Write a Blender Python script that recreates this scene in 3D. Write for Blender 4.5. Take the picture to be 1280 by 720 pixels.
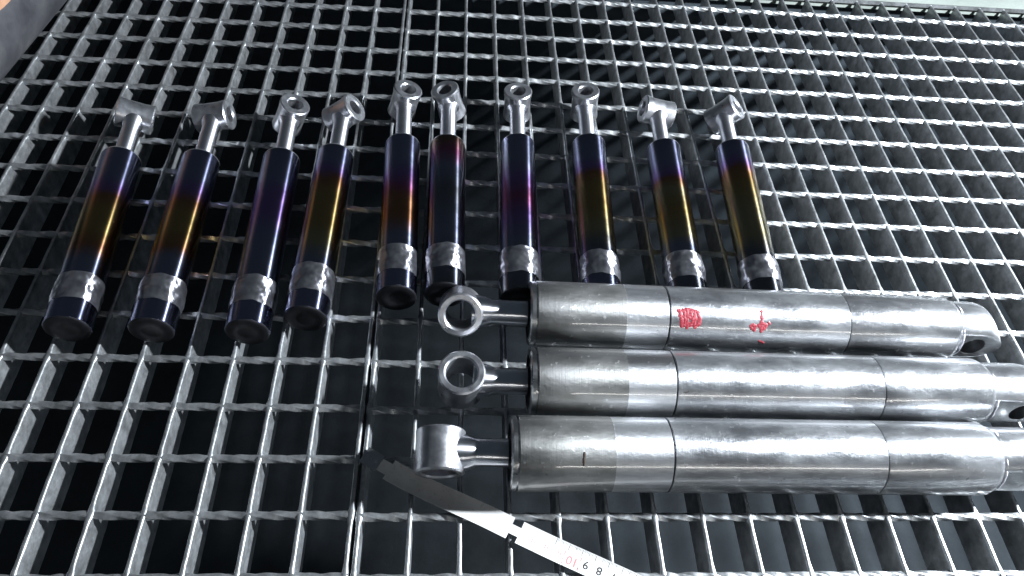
import bpy, bmesh, math, random
from mathutils import Vector, Matrix, noise

# ------------------------------------------------------------------ camera
scn = bpy.context.scene
col = scn.collection
for o in list(bpy.data.objects):
    bpy.data.objects.remove(o)
cd = bpy.data.cameras.new('camera')
cam = bpy.data.objects.new('camera', cd); col.objects.link(cam)
cd.sensor_fit = 'HORIZONTAL'; cd.sensor_width = 36.0; cd.lens = 26.303
cd.clip_start = 0.01; cd.clip_end = 100
R_ = Vector((0.99649726, -0.03057174, 0.07783686))
U_ = Vector((-0.02412605, 0.78610201, 0.61762575))
F_ = Vector((0.0800696, 0.61734026, -0.78261093))
m = Matrix((R_, U_, -F_)).transposed().to_4x4()
m.translation = Vector((0.05883, -0.80993, 0.49896))
cam.matrix_world = m
scn.camera = cam
scn.render.resolution_x = 1024; scn.render.resolution_y = 576

# ------------------------------------------------------------------ world, lamps, exposure
W = bpy.data.worlds.new('World'); scn.world = W; W.use_nodes = True
W.node_tree.nodes['Background'].inputs[0].default_value = (0.62, 0.80, 1.0, 1)
W.node_tree.nodes['Background'].inputs[1].default_value = 0.046

def area_lamp(name, loc, target, power, sx, sy=None, color=(1, 1, 1)):
    l = bpy.data.lights.new(name, 'AREA')
    l.energy = power; l.color = color
    if sy: l.shape = 'RECTANGLE'; l.size = sx; l.size_y = sy
    else: l.shape = 'DISK'; l.size = sx
    o = bpy.data.objects.new(name, l); col.objects.link(o)
    o.location = loc
    o.rotation_euler = (Vector(target) - Vector(loc)).to_track_quat('-Z', 'Y').to_euler()
    return o

area_lamp('work_lamp', (1.02, -0.47, 0.60), (0.12, -0.40, 0), 50, 0.07, color=(0.86, 0.93, 1.0))
area_lamp('added_strip_lamp', (0.9, -2.6, 1.05), (0.2, -0.5, 0), 5.0, 1.7, 0.05, color=(1.0, 0.98, 0.93))  # unseen strip lamp, added for the lower highlight line on the thick cylinders
scn.view_settings.view_transform = 'Standard'
scn.view_settings.look = 'None'
scn.view_settings.exposure = 0.0
scn.view_settings.gamma = 1.0
scn.view_settings.use_curve_mapping = False
scn.render.engine = 'CYCLES'
scn.cycles.caustics_reflective = False

random.seed(7)
PI = math.pi

# ------------------------------------------------------------------ node helpers
def new_mat(name):
    mt = bpy.data.materials.new(name); mt.use_nodes = True
    nt = mt.node_tree
    return mt, nt, nt.nodes['Principled BSDF']

def N(nt, t, **kw):
    n = nt.nodes.new(t)
    for k, v in kw.items(): setattr(n, k, v)
    return n

def noise_node(nt, scale, detail=4, rough=0.55, vec=None, mapping=None):
    tc = N(nt, 'ShaderNodeTexCoord')
    out = tc.outputs['Object']
    # move the pattern for every object so that copies do not repeat
    oi = N(nt, 'ShaderNodeObjectInfo')
    mul = N(nt, 'ShaderNodeMath', operation='MULTIPLY'); mul.inputs[1].default_value = 37.0
    nt.links.new(oi.outputs['Random'], mul.inputs[0])
    add = N(nt, 'ShaderNodeVectorMath', operation='ADD')
    nt.links.new(out, add.inputs[0]); nt.links.new(mul.outputs[0], add.inputs[1])
    v = add.outputs[0]
    if mapping:
        mp = N(nt, 'ShaderNodeMapping'); mp.inputs['Scale'].default_value = mapping
        nt.links.new(v, mp.inputs[0]); v = mp.outputs[0]
    n = N(nt, 'ShaderNodeTexNoise')
    n.inputs['Scale'].default_value = scale
    n.inputs['Detail'].default_value = detail
    n.inputs['Roughness'].default_value = rough
    nt.links.new(v, n.inputs['Vector'])
    return n.outputs['Fac']

def ramp(nt, fac, stops, interp='LINEAR'):
    r = N(nt, 'ShaderNodeValToRGB'); cr = r.color_ramp; cr.interpolation = interp
    while len(cr.elements) < len(stops): cr.elements.new(0.5)
    for e, (p, c) in zip(cr.elements, stops):
        e.position = p
        e.color = (c, c, c, 1) if isinstance(c, (int, float)) else (*c, 1)
    nt.links.new(fac, r.inputs[0])
    return r.outputs['Color']

def bump(nt, bs, h, strength, dist):
    b = N(nt, 'ShaderNodeBump'); b.inputs['Strength'].default_value = strength
    b.inputs['Distance'].default_value = dist
    nt.links.new(h, b.inputs['Height']); nt.links.new(b.outputs[0], bs.inputs['Normal'])

def mixc(nt, a, b, fac, blend='MIX'):
    mx = N(nt, 'ShaderNodeMix', data_type='RGBA', blend_type=blend)
    if isinstance(fac, (int, float)): mx.inputs[0].default_value = fac
    else: nt.links.new(fac, mx.inputs[0])
    for k, v in ((6, a), (7, b)):
        if isinstance(v, tuple): mx.inputs[k].default_value = (*v, 1)
        else: nt.links.new(v, mx.inputs[k])
    return mx.outputs[2]

def aniso(nt, bs, axis, amount):
    t = N(nt, 'ShaderNodeTangent', direction_type='RADIAL', axis=axis)
    nt.links.new(t.outputs[0], bs.inputs['Tangent'])
    bs.inputs['Anisotropic'].default_value = amount
    bs.inputs['Anisotropic Rotation'].default_value = 0.25

# ------------------------------------------------------------------ materials
M = {}
def build_materials():
    # hot dip galvanized steel
    mt, nt, bs = new_mat('galvanized_steel'); M['galv'] = mt
    n1 = noise_node(nt, 90, 5, 0.6); n2 = noise_node(nt, 420, 3)
    c = ramp(nt, n1, [(0.28, (0.28, 0.295, 0.30)), (0.5, (0.46, 0.475, 0.485)), (0.72, (0.66, 0.675, 0.69))])
    c = mixc(nt, c, (0.12, 0.118, 0.11), ramp(nt, noise_node(nt, 34, 6, 0.7), [(0.54, 0.0), (0.72, 0.7)]))
    nt.links.new(c, bs.inputs['Base Color'])
    bs.inputs['Metallic'].default_value = 0.82
    nt.links.new(ramp(nt, n2, [(0.3, 0.34), (0.7, 0.50)]), bs.inputs['Roughness'])
    bump(nt, bs, n1, 0.15, 0.0012)
    # bare worn steel barrel
    def worn(name, lo, mid, hi, r0, r1, an, metal=0.88, coat=0.3):
        mt, nt, bs = new_mat(name); M[name] = mt
        n1 = noise_node(nt, 60, 6, 0.6, mapping=(0.45, 1, 1))
        n2 = noise_node(nt, 1.0, 0, 0.5, mapping=(2600, 25, 25))   # turned rings
        n3 = noise_node(nt, 260, 3, 0.5)
        n4 = noise_node(nt, 26, 5, 0.7, mapping=(0.12, 1, 1))     # lengthwise streaks
        c = ramp(nt, n1, [(0.34, lo), (0.5, mid), (0.66, hi)])
        c = mixc(nt, c, (0.20, 0.20, 0.205), ramp(nt, n4, [(0.47, 0.0), (0.66, 0.85)]))
        glint_specks = ramp(nt, n3, [(0.655, 0.0), (0.72, 0.5)])  # glints off small dents, painted into the colour as pale specks
        c = mixc(nt, c, (0.80, 0.81, 0.82), glint_specks)
        pits = ramp(nt, noise_node(nt, 140, 3, 0.6), [(0.70, 0.0), (0.76, 0.7)])
        c = mixc(nt, c, (0.07, 0.065, 0.06), pits)
        nt.links.new(c, bs.inputs['Base Color'])
        bs.inputs['Metallic'].default_value = metal
        rr = ramp(nt, n1, [(0.32, r0), (0.66, r1)])
        nt.links.new(rr, bs.inputs['Roughness'])
        wv = N(nt, 'ShaderNodeMath', operation='MULTIPLY'); wv.inputs[1].default_value = 5.0
        nt.links.new(n1, wv.inputs[0])
        ad = N(nt, 'ShaderNodeMath', operation='MULTIPLY_ADD')
        nt.links.new(n2, ad.inputs[0]); ad.inputs[1].default_value = 0.8
        nt.links.new(ramp(nt, n3, [(0.40, 0.0), (0.62, 0.6), (0.70, 1.0)]), ad.inputs[2])
        ad2 = N(nt, 'ShaderNodeMath', operation='ADD'); nt.links.new(ad.outputs[0], ad2.inputs[0]); nt.links.new(wv.outputs[0], ad2.inputs[1])
        bump(nt, bs, ad2.outputs[0], 1.0, 0.00007)
        aniso(nt, bs, 'X', an)
        bs.inputs['Coat Weight'].default_value = coat; bs.inputs['Coat Roughness'].default_value = 0.10; bs.inputs['Coat IOR'].default_value = 2.4   # rubbed bright skin
    worn('worn_steel', (0.27, 0.275, 0.29), (0.39, 0.40, 0.415), (0.50, 0.51, 0.53), 0.28, 0.46, 0.58, 0.85, 0.4)
    worn('front_steel', (0.24, 0.24, 0.23), (0.33, 0.33, 0.32), (0.42, 0.42, 0.415), 0.48, 0.62, 0.7, 0.85, 0.45)
    worn('polished_steel', (0.66, 0.67, 0.69), (0.70, 0.71, 0.73), (0.73, 0.74, 0.76), 0.46, 0.49, 0.75, 0.92)
    worn('ring_steel', (0.45, 0.46, 0.47), (0.52, 0.53, 0.54), (0.58, 0.59, 0.60), 0.26, 0.36, 0.4, 1.0)
    # hub, eye: machined bright steel
    mt, nt, bs = new_mat('eye_steel'); M['eye'] = mt
    n1 = noise_node(nt, 120, 5)
    nt.links.new(ramp(nt, n1, [(0.3, (0.44, 0.44, 0.47)), (0.7, (0.66, 0.67, 0.70))]), bs.inputs['Base Color'])
    bs.inputs['Metallic'].default_value = 0.92
    nt.links.new(ramp(nt, n1, [(0.3, 0.26), (0.7, 0.40)]), bs.inputs['Roughness'])
    bump(nt, bs, noise_node(nt, 500, 3), 0.12, 0.0004)
    # chrome rods (axis X and axis Y versions because of the ground finish)
    for ax in 'XY':
        mt, nt, bs = new_mat('chrome_' + ax); M['chrome' + ax] = mt
        n1 = noise_node(nt, 90, 4)
        nt.links.new(ramp(nt, n1, [(0.3, (0.72, 0.73, 0.78)), (0.7, (0.82, 0.83, 0.88))]), bs.inputs['Base Color'])
        bs.inputs['Metallic'].default_value = 1.0
        bs.inputs['Roughness'].default_value = 0.48 if ax == 'Y' else 0.32
        aniso(nt, bs, ax, 0.9)
    # weld bead
    mt, nt, bs = new_mat('weld_metal'); M['weld'] = mt
    n1 = noise_node(nt, 110, 3, 0.5)
    nt.links.new(ramp(nt, n1, [(0.3, (0.30, 0.30, 0.34)), (0.65, (0.56, 0.56, 0.60))]), bs.inputs['Base Color'])
    bs.inputs['Metallic'].default_value = 0.95
    nt.links.new(ramp(nt, n1, [(0.3, 0.30), (0.7, 0.44)]), bs.inputs['Roughness'])
    bump(nt, bs, noise_node(nt, 130, 1, 0.5), 1.0, 0.0014)
    aniso(nt, bs, 'Y', 0.95)
    # dark steel (gland faces, end faces)
    mt, nt, bs = new_mat('dark_steel'); M['dark'] = mt
    n1 = noise_node(nt, 150, 4)
    nt.links.new(ramp(nt, n1, [(0.3, (0.008, 0.008, 0.010)), (0.7, (0.02, 0.02, 0.025))]), bs.inputs['Base Color'])
    bs.inputs['Metallic'].default_value = 0.5; bs.inputs['Roughness'].default_value = 0.5
    # painted dark pipe
    mt, nt, bs = new_mat('pipe_paint'); M['pipe'] = mt
    n1 = noise_node(nt, 22, 5, 0.6); n2 = noise_node(nt, 160, 4)
    c = ramp(nt, n1, [(0.3, (0.045, 0.045, 0.053)), (0.55, (0.10, 0.10, 0.11)), (0.75, (0.18, 0.175, 0.17))])
    nt.links.new(c, bs.inputs['Base Color'])
    bs.inputs['Roughness'].default_value = 0.55; bs.inputs['Metallic'].default_value = 0.4
    bump(nt, bs, n2, 0.2, 0.001)
    # tan brown patch along the upper side of the pipe
    mt, nt, bs = new_mat('tan_brown_mat'); M['tan_brown'] = mt
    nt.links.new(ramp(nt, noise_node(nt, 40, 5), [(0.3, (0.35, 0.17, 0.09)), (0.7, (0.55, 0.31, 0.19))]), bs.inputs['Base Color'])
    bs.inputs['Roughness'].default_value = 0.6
    # concrete
    def concrete(name, a, b):
        mt, nt, bs = new_mat(name); M[name] = mt
        n1 = noise_node(nt, 9, 7, 0.65); n2 = noise_node(nt, 150, 4)
        nt.links.new(ramp(nt, n1, [(0.3, a), (0.7, b)]), bs.inputs['Base Color'])
        bs.inputs['Roughness'].default_value = 0.75
        bump(nt, bs, n2, 0.3, 0.002)
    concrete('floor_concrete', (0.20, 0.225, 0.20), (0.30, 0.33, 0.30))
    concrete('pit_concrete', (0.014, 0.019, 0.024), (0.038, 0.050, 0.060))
    # tape blade
    mt, nt, bs = new_mat('tape_lacquer'); M['tape'] = mt
    n1 = noise_node(nt, 60, 6, 0.65)
    n2 = noise_node(nt, 300, 4, 0.7)
    c = ramp(nt, n1, [(0.3, (0.68, 0.67, 0.66)), (0.6, (0.80, 0.795, 0.785))])
    c = mixc(nt, c, (0.36, 0.34, 0.31), ramp(nt, n2, [(0.58, 0.0), (0.7, 0.6)]))
    nt.links.new(c, bs.inputs['Base Color'])
    bs.inputs['Roughness'].default_value = 0.36
    for nm, c, rg in (('red_ink', (0.78, 0.22, 0.22), 0.5), ('black_ink', (0.02, 0.02, 0.02), 0.5),
                      ('stain', (0.035, 0.018, 0.012), 0.6)):
        mt, nt, bs = new_mat(nm); M[nm] = mt
        bs.inputs['Base Color'].default_value = (*c, 1); bs.inputs['Roughness'].default_value = rg
    mt, nt, bs = new_mat('red_paint'); M['red_paint'] = mt
    n1 = noise_node(nt, 900, 4, 0.7)
    nt.links.new(ramp(nt, n1, [(0.35, (0.15, 0.01, 0.018)), (0.52, (0.30, 0.02, 0.035)), (0.66, (0.45, 0.13, 0.15))]), bs.inputs['Base Color'])
    bs.inputs['Roughness'].default_value = 0.45
build_materials()

def temper_material(stops):
    """heat tinted steel: temper colours run along the tube (local Y, metres)"""
    mt, nt, bs = new_mat('heat_tinted_steel')
    tc = N(nt, 'ShaderNodeTexCoord'); sp = N(nt, 'ShaderNodeSeparateXYZ')
    nt.links.new(tc.outputs['Object'], sp.inputs[0])
    n = noise_node(nt, 55, 5, 0.6)
    ma = N(nt, 'ShaderNodeMath', operation='MULTIPLY_ADD'); ma.inputs[1].default_value = 0.02
    nt.links.new(n, ma.inputs[0]); nt.links.new(sp.outputs['Y'], ma.inputs[2])
    mr = N(nt, 'ShaderNodeMapRange'); mr.inputs['From Min'].default_value = 0.01; mr.inputs['From Max'].default_value = 0.20
    nt.links.new(ma.outputs[0], mr.inputs['Value'])
    c = ramp(nt, mr.outputs[0], [(p, tuple(q * 0.52 for q in k)) for p, k in stops])
    n2 = noise_node(nt, 240, 4, 0.65)
    c = mixc(nt, c, (0.20, 0.20, 0.22), ramp(nt, n2, [(0.68, 0.0), (0.76, 0.7)]))
    nt.links.new(c, bs.inputs['Base Color'])
    bs.inputs['Metallic'].default_value = 1.0
    nt.links.new(ramp(nt, n, [(0.3, 0.17), (0.7, 0.24)]), bs.inputs['Roughness'])
    aniso(nt, bs, 'Y', 1.0)
    bump(nt, bs, noise_node(nt, 1.0, 2, 0.5, mapping=(40, 4000, 40)), 1.0, 0.000045)
    return mt

# ------------------------------------------------------------------ mesh helpers
def link(name, me, mat, parent=None, loc=(0, 0, 0), rot=(0, 0, 0), smooth=40):
    if mat and not me.materials: me.materials.append(mat)
    if smooth:
        me.shade_smooth(); me.set_sharp_from_angle(angle=math.radians(smooth))
    o = bpy.data.objects.new(name, me); col.objects.link(o)
    o.parent = parent; o.location = loc; o.rotation_euler = rot
    return o

def from_data(name, v, f):
    me = bpy.data.meshes.new(name); me.from_pydata(v, [], f); me.validate(); me.update()
    return me

def lathe(name, prof, axis='Y', n=56, closed=False, caps=True, lump=None):
    """turn a profile of (position along axis, radius); closed joins last point to first (a ring)"""
    v, f = [], []
    def pt(a, r, th):
        c, s = math.cos(th) * r, math.sin(th) * r
        return {'X': (a, c, s), 'Y': (c, a, s), 'Z': (c, s, a)}[axis]
    for a, r in prof:
        for k in range(n):
            th = 2 * PI * k / n
            aa, rr = (a, r) if lump is None else lump(a, r, th)
            v.append(pt(aa, rr, th))
    L = len(prof)
    for i in range(L if closed else L - 1):
        j = (i + 1) % L
        for k in range(n):
            f.append((i * n + k, i * n + (k + 1) % n, j * n + (k + 1) % n, j * n + k))
    if caps and not closed:
        f.append(tuple(range(n))[::-1]); f.append(tuple(range((L - 1) * n, L * n)))
    me = from_data(name, v, f)
    bm = bmesh.new(); bm.from_mesh(me); bmesh.ops.recalc_face_normals(bm, faces=bm.faces); bm.to_mesh(me); bm.free()
    return me

def empty(name, loc, rz=0):
    o = bpy.data.objects.new(name, None); col.objects.link(o)
    o.location = loc; o.rotation_euler = (0, 0, rz); o.empty_display_size = 0.02
    return o

def tag(o, label=None, cat=None, group=None, kind=None):
    if label: o['label'] = label
    if cat: o['category'] = cat
    if group: o['group'] = group
    if kind: o['kind'] = kind
    return o

def box_mesh(name, x0, x1, y0, y1, z0, z1):
    v = [(x, y, z) for x in (x0, x1) for y in (y0, y1) for z in (z0, z1)]
    f = [(0, 1, 3, 2), (4, 6, 7, 5), (0, 4, 5, 1), (2, 3, 7, 6), (0, 2, 6, 4), (1, 5, 7, 3)]
    return from_data(name, v, f)

# ------------------------------------------------------------------ setting: floor and pit
FE = 0.0785                                   # edge of the pit
tag(link('concrete_floor', box_mesh('concrete_floor', -1.2, 1.6, FE + 0.0005, 1.4, -0.012, -0.001), M['floor_concrete'], smooth=0), kind='structure')
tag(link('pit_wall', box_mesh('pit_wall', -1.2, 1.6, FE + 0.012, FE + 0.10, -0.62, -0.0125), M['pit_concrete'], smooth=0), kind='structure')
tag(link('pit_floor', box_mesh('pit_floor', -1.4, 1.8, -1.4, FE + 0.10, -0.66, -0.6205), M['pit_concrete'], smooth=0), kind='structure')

# ------------------------------------------------------------------ grating panels
BP = 0.034; RP = 0.034 * 1.2066
HW = 0.0016; DEP = 0.027
def bar_mesh(seed, ys, y0, y1):
    rnd = random.Random(seed)
    st = []
    for yc in ys:
        k = rnd.uniform(1.15, 1.6)
        for d, w in ((-0.0075, 1.0), (-0.0042, 1 + (k - 1) * .45), (-0.0022, k), (0.0022, k * rnd.uniform(.92, 1.05)), (0.0042, 1 + (k - 1) * .45), (0.0075, 1.0)):
            st.append((yc + d * rnd.uniform(.85, 1.15), w))
        for q in (0.3, 0.5, 0.7):
            st.append((yc + RP * q, rnd.uniform(0.95, 1.08)))
    st = sorted(s for s in st if y0 + .001 < s[0] < y1 - .001)
    st = [(y0, 1.0)] + st + [(y1, 1.0)]
    v, f = [], []
    for y, w in st:
        jx = rnd.uniform(-.00012, .00012); zt = rnd.uniform(-.00015, .0001)
        hw = HW * w; low = HW * (1 + (w - 1) * .5)
        p = [(-HW, -DEP), (-low, -0.0075), (-hw, -0.0018), (-hw * .86, -0.0007), (-hw * .5, -0.00015), (hw * .5, -0.00015), (hw * .86, -0.0007), (hw, -0.0018), (low, -0.0075), (HW, -DEP)]
        v += [(x + jx, y, z + zt) for x, z in p]
    n = 10
    for i in range(len(st) - 1):
        for k in range(n):
            a, b = i * n + k, i * n + (k + 1) % n
            f.append((a, b, b + n, a + n))
    f.append(tuple(range(n))); f.append(tuple(range((len(st) - 1) * n, len(st) * n))[::-1])
    me = from_data('bearing_bar', v, f)
    bm = bmesh.new(); bm.from_mesh(me); bmesh.ops.recalc_face_normals(bm, faces=bm.faces); bm.to_mesh(me); bm.free()
    return me

def rod_mesh(seed, xs, x0, x1):
    rnd = random.Random(seed)
    h = 0.0023; v, f = [], []
    n = int((x1 - x0) / BP * 18)
    ph = rnd.uniform(0, PI); sd = rnd.uniform(0, 50)
    for i in range(n + 1):
        x = x0 + (x1 - x0) * i / n
        d = min(abs(x - q) for q in xs)
        s = 1 + 0.16 * math.exp(-(d / 0.0035) ** 2) + 0.20 * noise.noise((x * 110 + sd, 0, 0))
        tw = ph + (x - x0) / BP * PI * 0.92 + 0.35 * noise.noise((x * 30, sd, 0))
        for k in range(4):
            for e in (-0.16, 0.16):                     # slightly rounded corners
                a = tw + k * PI / 2 + e * 1.0
                r = h * 1.30 * s
                v.append((x, r * math.cos(a), r * math.sin(a)))
    for i in range(n):
        for k in range(8):
            a, b = i * 8 + k, i * 8 + (k + 1) % 8
            f.append((a, a + 8, b + 8, b))
    f.append(tuple(range(8))); f.append(tuple(range(n * 8, n * 8 + 8))[::-1])
    me = from_data('twisted_rod', v, f)
    bm = bmesh.new(); bm.from_mesh(me); bmesh.ops.recalc_face_normals(bm, faces=bm.faces); bm.to_mesh(me); bm.free()
    return me

def grating(label, x_first, nbars, step, y_off, seam_right):
    y0, y1 = -0.86, FE - 0.004
    xs = [x_first + step * i for i in range(nbars)]
    rows = [y_off - RP * k for k in range(-4, 22)]
    rows = [y for y in rows if y0 + .01 < y < y1 - .008]
    xa, xb = min(xs), max(xs)
    root = tag(empty('grating_panel', (0, 0, 0)), label, 'grating', 'galvanized grating panels of the floor')
    bars = [bar_mesh(11 + s + nbars, rows, y0, y1) for s in range(5)]
    for i, x in enumerate(xs):
        link('bearing_bar', bars[(i * 2 + i // 3) % 5], M['galv'], root, (x, 0, 0), smooth=50)
    rods = [rod_mesh(31 + s + nbars, xs, xa - 0.002, xb + 0.002) for s in range(4)]
    for i, y in enumerate(rows):
        link('twisted_rod', rods[(i + i // 4) % 4], M['galv'], root, (0, y, -0.0033), smooth=25)
    me = box_mesh('end_bar', xa - 0.0018, xb + 0.0018, y1 + .0003, y1 + 0.0028, -0.0035, 0.0006)
    link('end_bar', me, M['galv'], root, smooth=0)
    return root

grating('steel grating panel carrying the three thick cylinders and meeting the concrete floor', 0.0, 29, BP, 0.0, False)
grating('steel grating panel under the dark pipe, across the seam from the thick cylinders', -0.0055, 17, -BP, -0.08078 + 2 * RP, True)

# ------------------------------------------------------------------ eyes (ring hubs)
def hub_mesh(name, half, r_end, r_mid, r_hole, axis='Z', n=48):
    c = r_end * 0.07
    prof = [(-half, r_hole + c), (-half, r_end - c), (-half + c, r_end), (-half * .72, r_end * .985), (-half * .45, r_mid), (half * .45, r_mid),
            (half * .72, r_end * .985), (half - c, r_end), (half, r_end - c), (half, r_hole + c), (half - c, r_hole), (-half + c, r_hole)]
    return lathe(name, prof, axis, n, closed=True)

# ------------------------------------------------------------------ slim heat tinted cylinders
TR = 0.0165; ZG = 0.0012
BLU = (0.40, 0.43, 0.66); NAV = (0.34, 0.36, 0.52); VIO = (0.42, 0.27, 0.66); MAG = (0.52, 0.17, 0.34)
ORA = (0.54, 0.26, 0.14); GOL = (0.60, 0.42, 0.17); BRO = (0.34, 0.22, 0.15); STR = (0.62, 0.54, 0.32); GRY = (0.30, 0.31, 0.35); PLB = (0.42, 0.45, 0.62)
# per tube: bottom x,y  top x,y  neck length, eye roll (deg, + leans to +x), temper stops from bottom to top
TUBES = [
 ((-0.2263, -0.4798, -0.2393, -0.2939), .0600, 112, [(0, BLU), (.30, PLB), (.38, ORA), (.46, GOL), (.58, GOL), (.66, ORA), (.72, VIO), (.80, BLU), (1, BLU)],
  'slim dark steel cylinder, gold and violet heat tint, rod eye turned fully edge-on'),
 ((-0.1656, -0.4797, -0.1702, -0.2931), .0625, 78, [(0, BLU), (.32, PLB), (.38, ORA), (.46, GOL), (.56, GOL), (.64, ORA), (.72, VIO), (.80, BLU), (1, BLU)],
  'slim dark steel cylinder with gold tint, beside the one whose rod eye is edge-on'),
 ((-0.0952, -0.4794, -0.0995, -0.2870), .0630, 24, [(0, BLU), (.28, PLB), (.45, BLU), (.58, VIO), (.70, VIO), (.82, BLU), (1, NAV)],
  'slim steel cylinder tinted blue-violet only, its bright rod eye facing up'),
 ((-0.0538, -0.4657, -0.0518, -0.2788), .0600, 52, [(0, BLU), (.26, PLB), (.36, STR), (.46, GOL), (.66, GOL), (.74, ORA), (.80, VIO), (.88, BLU), (1, NAV)],
  'slim steel cylinder with long gold tint, beside but not on the grating seam'),
 ((0.0146, -0.4435, 0.0090, -0.2607), .0665, 15, [(0, BLU), (.30, PLB), (.40, ORA), (.52, ORA), (.60, MAG), (.68, VIO), (.76, BLU), (1, BLU)],
  'slim steel cylinder with short orange-red tint lying across the grating seam'),
 ((0.0530, -0.4392, 0.0516, -0.2593), .0670, -16, [(0, GRY), (.30, PLB), (.55, GRY), (.72, PLB), (.82, MAG), (.92, BRO), (1, GRY)],
  'slim grey-blue cylinder with faint red tint near its shoulder, above a thick cylinder eye'),
 ((0.1137, -0.4430, 0.1191, -0.2540), .0640, -2, [(0, GRY), (.28, PLB), (.42, VIO), (.55, MAG), (.68, VIO), (.80, PLB), (1, BLU)],
  'slim steel cylinder with magenta-purple tint and rod eye facing straight up'),
 ((0.1817, -0.4426, 0.1886, -0.2498), .0650, -5, [(0, BLU), (.26, GRY), (.36, STR), (.50, GOL), (.66, GOL), (.72, ORA), (.77, VIO), (.85, BLU), (1, NAV)],
  'slim cylinder half gold, half navy, rod eye facing up beside the magenta-tinted one'),
 ((0.2547, -0.4438, 0.2629, -0.2524), .0580, -78, [(0, GRY), (.28, PLB), (.36, STR), (.50, GOL), (.64, STR), (.70, ORA), (.75, VIO), (.84, BLU), (1, NAV)],
  'slim cylinder with gold tint whose dark rod eye tips away from its end-of-row neighbour'),
 ((0.3201, -0.4436, 0.3330, -0.2494), .0560, 40, [(0, GRY), (.26, GRY), (.36, STR), (.52, STR), (.70, GOL), (.80, ORA), (.86, VIO), (.93, BLU), (1, NAV)],
  'slim cylinder with pale straw-gold tint at the end of the row nearest open grating'),
]
def weld_lump(seed, y0, y1):
    def fn(a, r, th):
        t = (a - y0) / (y1 - y0)
        env = max(0.0, math.sin(PI * max(0, min(1, t)))) ** .5
        p = (math.cos(th) * 1.6, math.sin(th) * 1.6, a * 130 + seed * 9.1)
        b = noise.noise(p) * 0.9 + noise.noise([q * 2.1 for q in p]) * 0.35
        return a + 0.0016 * noise.noise((math.cos(th) * 2, math.sin(th) * 2, seed)), r + env * 0.0012 * b
    return fn

for i, ((xb, yb, xt, yt), neck, roll, stops, label) in enumerate(TUBES):
    L = math.hypot(xt - xb, yt - yb)
    root = tag(empty('slim_cylinder', (xb, yb, ZG), math.atan2(-(xt - xb), yt - yb)), label, 'cylinder', 'slim cylinders laid in a row on the grating')
    z = (0, 0, TR)
    w0, w1 = 0.0185 + random.uniform(-.001, .001), 0.0445 + random.uniform(-.002, .002)
    tm = temper_material(stops)
    # main tube with rounded shoulder
    link('tube', lathe('tube', [(w1 - 0.003, TR), (w1 + .01, TR), (L * .5, TR), (L - 0.0022, TR)], 'Y', 64, caps=False), tm, root, z)
    link('shoulder', lathe('shoulder', [(L - 0.0023, TR - .00005)] + [(L - .0022 + .0028 * math.sin(a), TR - .0028 + .0028 * math.cos(a)) for a in (.25, .5, .75, 1.0, 1.25, 1.5)] + [ (L + .0005, 0.0100), (L + .0005, 0.0078)], 'Y', 64, caps=False), M['eye'], root, z)
    link('foot_section', lathe('foot_section', [(0.0075, 0.0105), (0.0012, 0.0112), (0.0003, 0.0120), (0.0002, TR - .0008), (.0008, TR + .0001), (w0 + .003, TR + .0001)], 'Y', 64), tm, root, z)
    prof = [(w0 + (w1 - w0) * k / 26, TR + 0.0007 * max(0, math.sin(PI * k / 26)) ** .6 + .00025) for k in range(27)]
    link('weld_bead', lathe('weld_bead', prof, 'Y', 72, caps=False, lump=weld_lump(i + 1, w0, w1)), M['weld'], root, z, smooth=60)
    link('end_plug', lathe('end_plug', [(.0006, TR - .0001), (-.0002, TR - .0006), (-.0006, TR - .0016), (-.0006, 0.0072), (-.0002, 0.0066), (-.0002, 0.0002)], 'Y', 40, caps=False), M['dark'], root, z)
    rh = 0.0142
    yc = L + neck
    link('rod', lathe('rod', [(L - .004, .0080), (L + .0035, .0080), (L + .0040, .0077), (yc - rh - .004, .0077), (yc - rh + .0005, .0086), (yc - rh + .0035, .0102), (yc - .0085, .0106)], 'Y', 48), M['chromeY'], root, z)
    link('rod_eye', hub_mesh('rod_eye', 0.0160, rh, rh * .94, 0.0070), M['eye'], root, (0, yc, TR), (0, math.radians(roll), 0))

# ------------------------------------------------------------------ thick cylinders
BR = 0.0258
def ribbon_on_barrel(strokes, x_c, ang_c, width, rad, seed=3):
    """paint strokes (u along axis, s round the barrel, metres) as thin raised ribbons on the barrel"""
    rnd = random.Random(seed); v, f = [], []
    for st in strokes:
        pts = []
        for (a, b) in zip(st[:-1], st[1:]):
            for k in range(5):
                t = k / 5; pts.append((a[0] + (b[0] - a[0]) * t, a[1] + (b[1] - a[1]) * t))
        pts.append(st[-1])
        base = len(v)
        for i, p in enumerate(pts):
            q0, q1 = pts[max(0, i - 1)], pts[min(len(pts) - 1, i + 1)]
            dx, dy = q1[0] - q0[0], q1[1] - q0[1]; l = math.hypot(dx, dy) or 1
            nx, ny = -dy / l, dx / l
            w = width * rnd.uniform(.55, 1.25) * (.6 if i in (0, len(pts) - 1) else 1)
            for e, h in ((-1, 0.00002), (-.6, .00022), (.6, .00022), (1, 0.00002)):
                u, s = p[0] + nx * w * e, p[1] + ny * w * e
                th = ang_c + s / rad
                r = rad + h + seed * 1e-6
                v.append((x_c + u, -r * math.sin(-th), r * math.cos(th)))
        for i in range(len(pts) - 1):
            for k in range(3):
                a = base + i * 4 + k
                f.append((a, a + 1, a + 5, a + 4))
    return from_data('paint', v, f)

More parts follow.
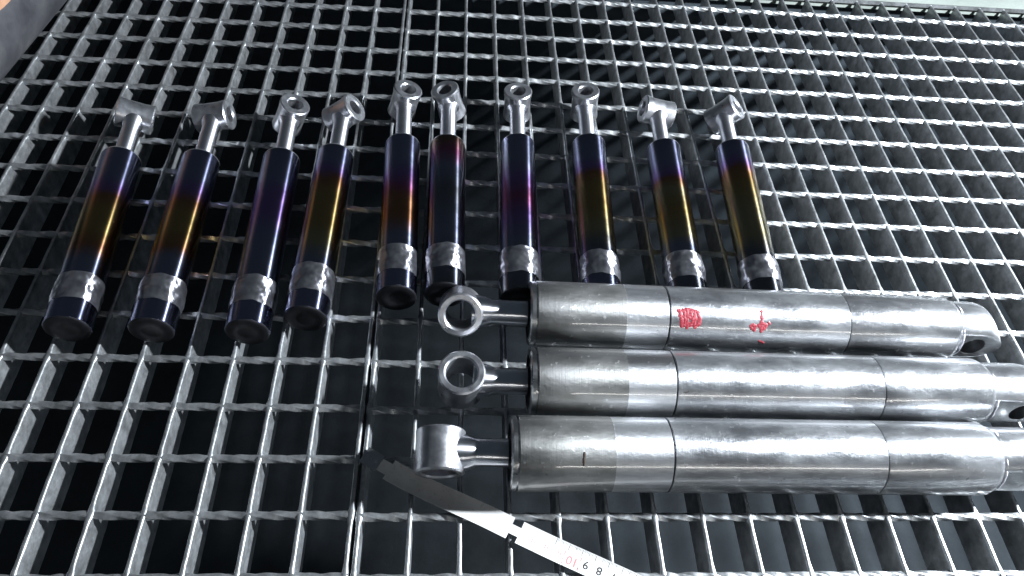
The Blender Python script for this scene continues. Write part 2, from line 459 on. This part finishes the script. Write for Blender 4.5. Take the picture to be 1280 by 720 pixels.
def tongue_mesh(x0, xc, rad, w, r_hole):
    """round bar milled flat on both cheeks (normals +-Y), rounded end about the pin hole at xc"""
    n = 72; v, f = [], []
    xs = [x0 + (xc - x0) * k / 4 for k in range(4)] + [xc + rad * math.sin(a * PI / 2 / 12) for a in range(13)]
    xs[-1] = xc + rad * .9995
    for x in xs:
        zl = rad if x <= xc else math.sqrt(max(1e-9, rad * rad - (x - xc) ** 2))
        for k in range(n):
            th = 2 * PI * k / n
            y, zz = rad * math.cos(th), rad * math.sin(th)
            if zl < rad: zz *= zl / rad
            y = max(-w, min(w, y))
            v.append((x, y, zz))
    for i in range(len(xs) - 1):
        for k in range(n):
            f.append((i * n + k, i * n + (k + 1) % n, (i + 1) * n + (k + 1) % n, (i + 1) * n + k))
    f.append(tuple(range(n))[::-1]); f.append(tuple(range((len(xs) - 1) * n, len(xs) * n)))
    me = from_data('rear_eye', v, f)
    bm = bmesh.new(); bm.from_mesh(me); bmesh.ops.recalc_face_normals(bm, faces=bm.faces); bm.to_mesh(me); bm.free()
    cut = lathe('cut', [(-.05, r_hole), (.05, r_hole)], 'Y', 40)
    for vt in cut.vertices: vt.co.x += xc
    a = bpy.data.objects.new('t', me); c = bpy.data.objects.new('c', cut)
    col.objects.link(a); col.objects.link(c)
    md = a.modifiers.new('b', 'BOOLEAN'); md.operation = 'DIFFERENCE'; md.object = c; md.solver = 'EXACT'
    dg = bpy.context.evaluated_depsgraph_get()
    out = bpy.data.meshes.new_from_object(a.evaluated_get(dg))
    bpy.data.objects.remove(a); bpy.data.objects.remove(c)
    out.materials.clear(); out.name = 'rear_eye'
    return out

def thick_cylinder(label, y, yaw, x_eye, x0, xband0, xband1, xseam, xend, x_eye2, eye_roll, end_roll, seed):
    """all x positions in metres along the axis"""
    root = tag(empty('thick_cylinder', (x_eye, y, ZG), yaw), label, 'cylinder', 'thick cylinders lying side by side')
    z = (0, 0, BR)
    X = lambda x: x - x_eye
    g = 0.0010
    # gland ring with a groove and set screw notch behind it
    link('gland_ring', lathe('gland_ring', [(X(x0), .0200), (X(x0) + .0002, BR - .0016), (X(x0) + .0012, BR - .0006), (X(x0) + .0042, BR - .0004), (X(x0) + .0044, BR - .0020), (X(x0) + .0056, BR - .0020)], 'X', 80, caps=False), M['ring_steel'], root, z)
    link('gland_face', lathe('gland_face', [(X(x0) + .0004, .0203), (X(x0) + .0022, .0190), (X(x0) + .0022, .0112), (X(x0) - .0010, .0108), (X(x0) - .0010, .0100)], 'X', 64, caps=False), M['dark'], root, z)
    a, b = X(x0) + .0054, X(xband0)
    link('front_sleeve', lathe('front_sleeve', [(a, BR - .0019), (a, BR - .0003), (a + .0004, BR), ((a + b) / 2, BR), (b, BR)], 'X', 96, caps=False), M['front_steel'], root, z)
    a, b = X(xband0), X(xband1)
    link('polished_band', lathe('polished_band', [(a, BR), (a + .0001, BR - .00018), (b - .0002, BR - .00018), (b, BR - .0006), (b + .0001, BR - .0016)], 'X', 96, caps=False), M['polished_steel'], root, z)
    a, b = X(xband1) + .0009, X(xseam)
    link('seam_groove', lathe('seam_groove', [(a - .0012, BR - .0014), (a + .0004, BR - .0014)], 'X', 80, caps=False), M['dark'], root, z)
    link('barrel', lathe('barrel', [(a, BR - .0016), (a + .0001, BR - .0004), (a + .0005, BR), ((a + b) / 2, BR), (b - .0004, BR), (b, BR - .0005), (b + .0002, BR - .0009)], 'X', 96, caps=False), M['worn_steel'], root, z)
    a, b = X(xseam) + .0004, X(xend)
    link('rear_sleeve', lathe('rear_sleeve', [(a, BR - .0010), (a + .0003, BR - .0002), (a + .0008, BR), ((a + b) / 2, BR), (b - .006, BR), (b - .0015, BR - .0022), (b, BR - .0050), (b, .0150)], 'X', 96), M['worn_steel'], root, z)
    # rear weld and eye
    xe2 = X(x_eye2); r2 = 0.0200
    def lump(aa, r, th):
        p = (math.cos(th) * 2.2, math.sin(th) * 2.2, aa * 160 + seed * 3)
        return aa + .0006 * noise.noise(p), r + .0009 * noise.noise([q * 2 for q in p])
    link('weld_bead', lathe('weld_bead', [(b - .0005, .0222), (b + .001, .0228), (b + .0025, .0222), (b + .004, .0205), (b + .005, .0185)], 'X', 72, caps=False, lump=lump), M['weld'], root, z, smooth=60)
    tg = tongue_mesh(b - .001, xe2, 0.0228, 0.0182, 0.0092)
    link('rear_eye', tg, M['worn_steel'], root, z, (math.radians(end_roll - 90), 0, 0))
    # piston rod and its eye
    rh = 0.0172
    link('piston_rod', lathe('piston_rod', [(rh - .0085, .0128), (rh - .003, .0128), (rh + .002, .0118), (rh + .0065, .0101), (rh + .0070, .0098), (X(x0) + .004, .0098)], 'X', 64), M['chromeX'], root, z)
    link('rod_eye', hub_mesh('rod_eye', 0.0150, rh, rh * .98, 0.0115, n=64), M['eye'], root, (0, 0, BR), (math.radians(eye_roll), 0, 0))
    return root

c1 = thick_cylinder('thick grey steel cylinder marked with red painted characters, touching the slim cylinders', -0.4615, -0.019, 0.0660, 0.1191, 0.1926, 0.2253, 0.3687, 0.4620, 0.4770, 50, 85, 1)
c2 = thick_cylinder('thick grey steel cylinder lying between the red-marked one and the stained one', -0.5245, -0.010, 0.0672, 0.1162, 0.1859, 0.2204, 0.3752, 0.4625, 0.4900, 8, 84, 2)
c3 = thick_cylinder('thick grey steel cylinder with dark brown stain, rod eye edge-on beside the measuring tape', -0.5815, -0.006, 0.0535, 0.1007, 0.1700, 0.2089, 0.3577, 0.4437, 0.4790, 102, 84, 3)

# red painted characters and the stain
def zc(pts, cx, cy, k=0.0000875):
    return [((x - cx) * k, -(y - cy) * k) for x, y in pts]
A1 = math.radians(36)
ch1 = [[(150, 150), (185, 150), (230, 140), (300, 145), (350, 168)], [(175, 150), (190, 220), (200, 300)], [(240, 130), (245, 220), (243, 312)],
       [(330, 160), (352, 205), (345, 262), (300, 296)], [(290, 148), (262, 190), (250, 215)], [(305, 185), (290, 240), (268, 288)], [(165, 190), (215, 205), (230, 235)], [(192, 275), (240, 262), (320, 270)], [(270, 150), (280, 200)], [(215, 148), (222, 215), (224, 292)], [(308, 155), (312, 220), (306, 285)], [(262, 215), (335, 222)]]
ch2 = [[(915, 148), (930, 155), (945, 150)], [(932, 155), (930, 200), (926, 240)], [(915, 235), (935, 250), (915, 270)], [(820, 290), (850, 275), (880, 285), (860, 315), (830, 300)], [(865, 300), (868, 335)], [(890, 280), (930, 262), (975, 268), (960, 300), (910, 305)], [(925, 290), (930, 340)], [(985, 240), (1000, 258), (1008, 262)], [(900, 290), (960, 285)]]
ch3 = [[(925, 432), (955, 440), (985, 452)], [(950, 448), (990, 458)]]
def paint(root, name, strokes, x, ang, w, mat, seed, on='barrel'):
    # angle measured from the top towards the camera side (-y)
    me = ribbon_on_barrel([[(u, -s) for u, s in st] for st in strokes], x, ang, w, BR, seed)
    # ribbon_on_barrel turns towards +y for positive angles: mirror to -y
    for vt in me.vertices: vt.co.y = -abs(vt.co.y) if ang > .2 else vt.co.y
    host = next(c for c in root.children if c.name.startswith(on))
    return link(name, me, mat, host, (0, 0, 0), smooth=60)
x_e = 0.0660
tag(paint(c1, 'painted_character', [zc(s, 250, 220) for s in ch1], 0.2395 - x_e, A1, .00160, M['red_paint'], 3), 'red brush painted character of dense vertical strokes')
tag(paint(c1, 'painted_character', [zc(s, 920, 250) for s in ch2], 0.2965 - x_e, A1 + .03, .00140, M['red_paint'], 4), 'red brush painted character with a tall middle stroke')
paint(c1, 'paint_smear', [zc(s, 955, 445) for s in ch3], 0.2990 - x_e, A1 + .66, .0009, M['red_paint'], 5)
paint(c3, 'rust_stain', [[(0, .0045), (-.0002, -.003)], [(-.0004, .001), (-.0003, -.0045)]], 0.1485 - 0.0535, math.radians(33), .0009, M['stain'], 6, 'front_sleeve')

# ------------------------------------------------------------------ measuring tape
path = [(-0.0010, -0.5722), (0.0259, -0.5880), (0.0514, -0.6010), (0.0817, -0.6150), (0.1033, -0.6258), (0.1297, -0.6388), (0.1520, -0.6492), (0.1683, -0.6568), (0.1850, -0.6648), (0.22, -0.683), (0.27, -0.712), (0.33, -0.75)]
def catmull(p, n):
    out = []
    q = [p[0]] + p + [p[-1]]
    for i in range(1, len(q) - 2):
        for k in range(n):
            t = k / n; a, b, c, d = (Vector(q[j]) for j in (i - 1, i, i + 1, i + 2))
            out.append(0.5 * ((2 * b) + (c - a) * t + (2 * a - 5 * b + 4 * c - d) * t * t + (3 * b - a - 3 * c + d) * t ** 3))
    out.append(Vector(p[-1])); return out
TP = catmull(path, 12)
S = [0.0]
for a, b in zip(TP[:-1], TP[1:]): S.append(S[-1] + (b - a).length)
def tape_frame(s):
    i = max(j for j in range(len(S) - 1) if S[j] <= s + 1e-9)
    t = (s - S[i]) / (S[i + 1] - S[i])
    p = TP[i].lerp(TP[i + 1], t)
    d = (TP[min(i + 2, len(TP) - 1)] - TP[max(i - 1, 0)]).normalized()
    return p, d, Vector((-d.y, d.x))
TW = 0.0079; SAG = 0.0011; TZ = 0.0022
def tape_z(e): return TZ + SAG * (e * e)
def tape_pt(s, e, h=0.0):
    p, d, nn = tape_frame(s)
    q = p + nn * TW * e
    return (q.x, q.y, tape_z(e) + h)
tape = tag(empty('measuring_tape', (0.10, -0.625, 0)), 'white steel measuring tape blade lying slantwise across the grating seam', 'measuring tape')
def tp_local(v): return [(x - 0.10, y + 0.625, z) for x, y, z in v]
def blade(name, s0, s1, e0, e1, n, mat, h=0.0, thick=0.00035):
    v, f = [], []
    W_ = 8
    for lay in (0, -thick):
        for i in range(n + 1):
            s = s0 + (s1 - s0) * i / n
            for k in range(W_ + 1):
                v.append(tape_pt(s, e0 + (e1 - e0) * k / W_, h + lay))
    row = W_ + 1; off = (n + 1) * row
    for i in range(n):
        for k in range(W_):
            a = i * row + k
            f.append((a, a + row, a + row + 1, a + 1)); f.append((off + a, off + a + 1, off + a + row + 1, off + a + row))
    for i in range(n):
        a = i * row; f.append((a, off + a, off + a + row, a + row))
        a = i * row + W_; f.append((a, a + row, off + a + row, off + a))
    for k in range(W_):
        f.append((k, k + 1, off + k + 1, off + k)); a = n * row + k; f.append((a, off + a, off + a + 1, a + 1))
    return link(name, from_data(name, tp_local(v), f), mat, tape, smooth=45)
s_n = 0.1195                                   # notches in both edges
blade('blade', 0.022, s_n - .0034, -1, 1, 40, M['tape'])
blade('blade_joint', s_n - .00345, s_n + .00345, -.42, .42, 6, M['tape'])
main_blade = blade('blade', s_n + .0034, S[-1] - .001, -1, 1, 90, M['tape'])
# tip: narrow riveted shank and hook plate
blade('tip_shank', 0.0125, 0.0222, -.55, .62, 6, M['tape'])
hook = blade('hook_plate', 0.0005, 0.0140, -.75, .85, 8, M['ring_steel'], h=0.0006, thick=0.0009)
v = []
for s in (0.0005, 0.0016):
    for e in (-.75, .85):
        x, y, z = tape_pt(s, e); v += [(x, y, z + .0004), (x, y, z - 0.0080)]
link('hook_lip', from_data('hook_lip', tp_local(v), [(0, 2, 3, 1), (4, 5, 7, 6), (0, 1, 5, 4), (2, 6, 7, 3), (0, 4, 6, 2), (1, 3, 7, 5)]), M['eye'], tape, smooth=0)
for s in (0.006, 0.0105):
    x, y, z = tape_pt(s, 0.1, 0.0006)
    link('rivet', lathe('rivet', [(0, .0013), (.0004, .0012), (.0007, .0006)], 'Z', 14), M['eye'], hook, (x - .10, y + .625, z))

def tape_s(x):                                 # path length at world x
    i = max(j for j in range(len(TP) - 1) if TP[j].x <= x)
    return S[i] + (S[i + 1] - S[i]) * (x - TP[i].x) / (TP[i + 1].x - TP[i].x)
def tape_text(txt, s, e, size, mat, name):
    cu = bpy.data.curves.new('t', 'FONT'); cu.body = txt; cu.size = size; cu.align_x = 'CENTER'; cu.align_y = 'CENTER'; cu.offset = size * .012
    to = bpy.data.objects.new('t', cu); col.objects.link(to)
    dg = bpy.context.evaluated_depsgraph_get()
    me = bpy.data.meshes.new_from_object(to.evaluated_get(dg)); bpy.data.objects.remove(to); me.materials.clear()
    for vt in me.vertices:                     # figures stand upside down to the viewer
        x, y, z = tape_pt(s - vt.co.x, e - vt.co.y / TW, 0.00012)
        vt.co = (x - .10, y + .625, z)
    return link(name, me, mat, main_blade, smooth=0)
s9 = tape_s(0.1520)
cm = 0.0094
for k, t in ((0, '9'), (1, '8'), (2, '7'), (3, '6'), (4, '5')):
    tape_text(t, s9 + cm * k, -.10, 0.0078, M['black_ink'], 'printed_figure')
tape_text('10', s9 - cm * .98, -.30, 0.0085, M['red_ink'], 'printed_figure')
for k, t in ((2, '11'), (3, '12'), (4, '13')):
    tape_text(t, s9 - cm * k, -.10, 0.0034, M['red_ink'], 'printed_figure')
v, f = [], []
def tick(s, e0, e1, w):
    b = len(v)
    for ss, ee in ((s - w, e0), (s + w, e0), (s + w, e1), (s - w, e1)): v.append(tape_pt(ss, ee, 0.00010))
    f.append((b, b + 1, b + 2, b + 3))
for k in range(-30, 70):
    s = s9 + cm * .5 + k * cm / 10
    if k % 10 == 0: tick(s, .45, .97, .00011); tick(s, -.97, -.62, .00011)
    elif k % 5 == 0: tick(s, .66, .97, .00009)
    else: tick(s, .78, .97, .00007)
tag(link('graduation_marks', from_data('graduation_marks', tp_local(v), f), M['black_ink'], main_blade, smooth=0), kind='stuff')
v, f = [], []
for s in (s9 - cm * .42, s9 - cm * 1.62): tick(s, -.95, .35, .00016)
link('figure_box', from_data('figure_box', tp_local(v), f), M['red_ink'], main_blade, smooth=0)

# ------------------------------------------------------------------ big dark pipe at the corner of the picture
PR = 0.062
pa, pb = Vector((-0.4300, -0.26)), Vector((-0.3960, 0.07))
d = pb - pa; L = d.length
pipe = tag(empty('steel_pipe', (pa.x, pa.y, ZG), math.atan2(-d.x, d.y)), 'big dark grey steel pipe lying on the grating beyond the slim cylinders', 'pipe')
link('pipe_shell', lathe('pipe_shell', [(0, PR - .004), (0, PR - .001), (.001, PR), (L * .62, PR), (L, PR), (L, PR - .004), (0, PR - .004)], 'Y', 96, caps=False), M['pipe'], pipe, (0, 0, PR))
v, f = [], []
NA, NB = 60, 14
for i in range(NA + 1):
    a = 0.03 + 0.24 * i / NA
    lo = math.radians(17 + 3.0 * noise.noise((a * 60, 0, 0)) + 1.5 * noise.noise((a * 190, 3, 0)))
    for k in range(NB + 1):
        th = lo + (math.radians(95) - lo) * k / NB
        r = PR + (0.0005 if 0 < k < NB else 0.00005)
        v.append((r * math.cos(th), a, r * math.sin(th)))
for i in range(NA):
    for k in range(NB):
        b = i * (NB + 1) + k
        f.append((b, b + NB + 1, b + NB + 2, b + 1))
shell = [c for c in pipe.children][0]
link('tan_patch', from_data('tan_patch', v, f), M['tan_brown'], shell)  # tan brown patch laid over the upper side of the shell
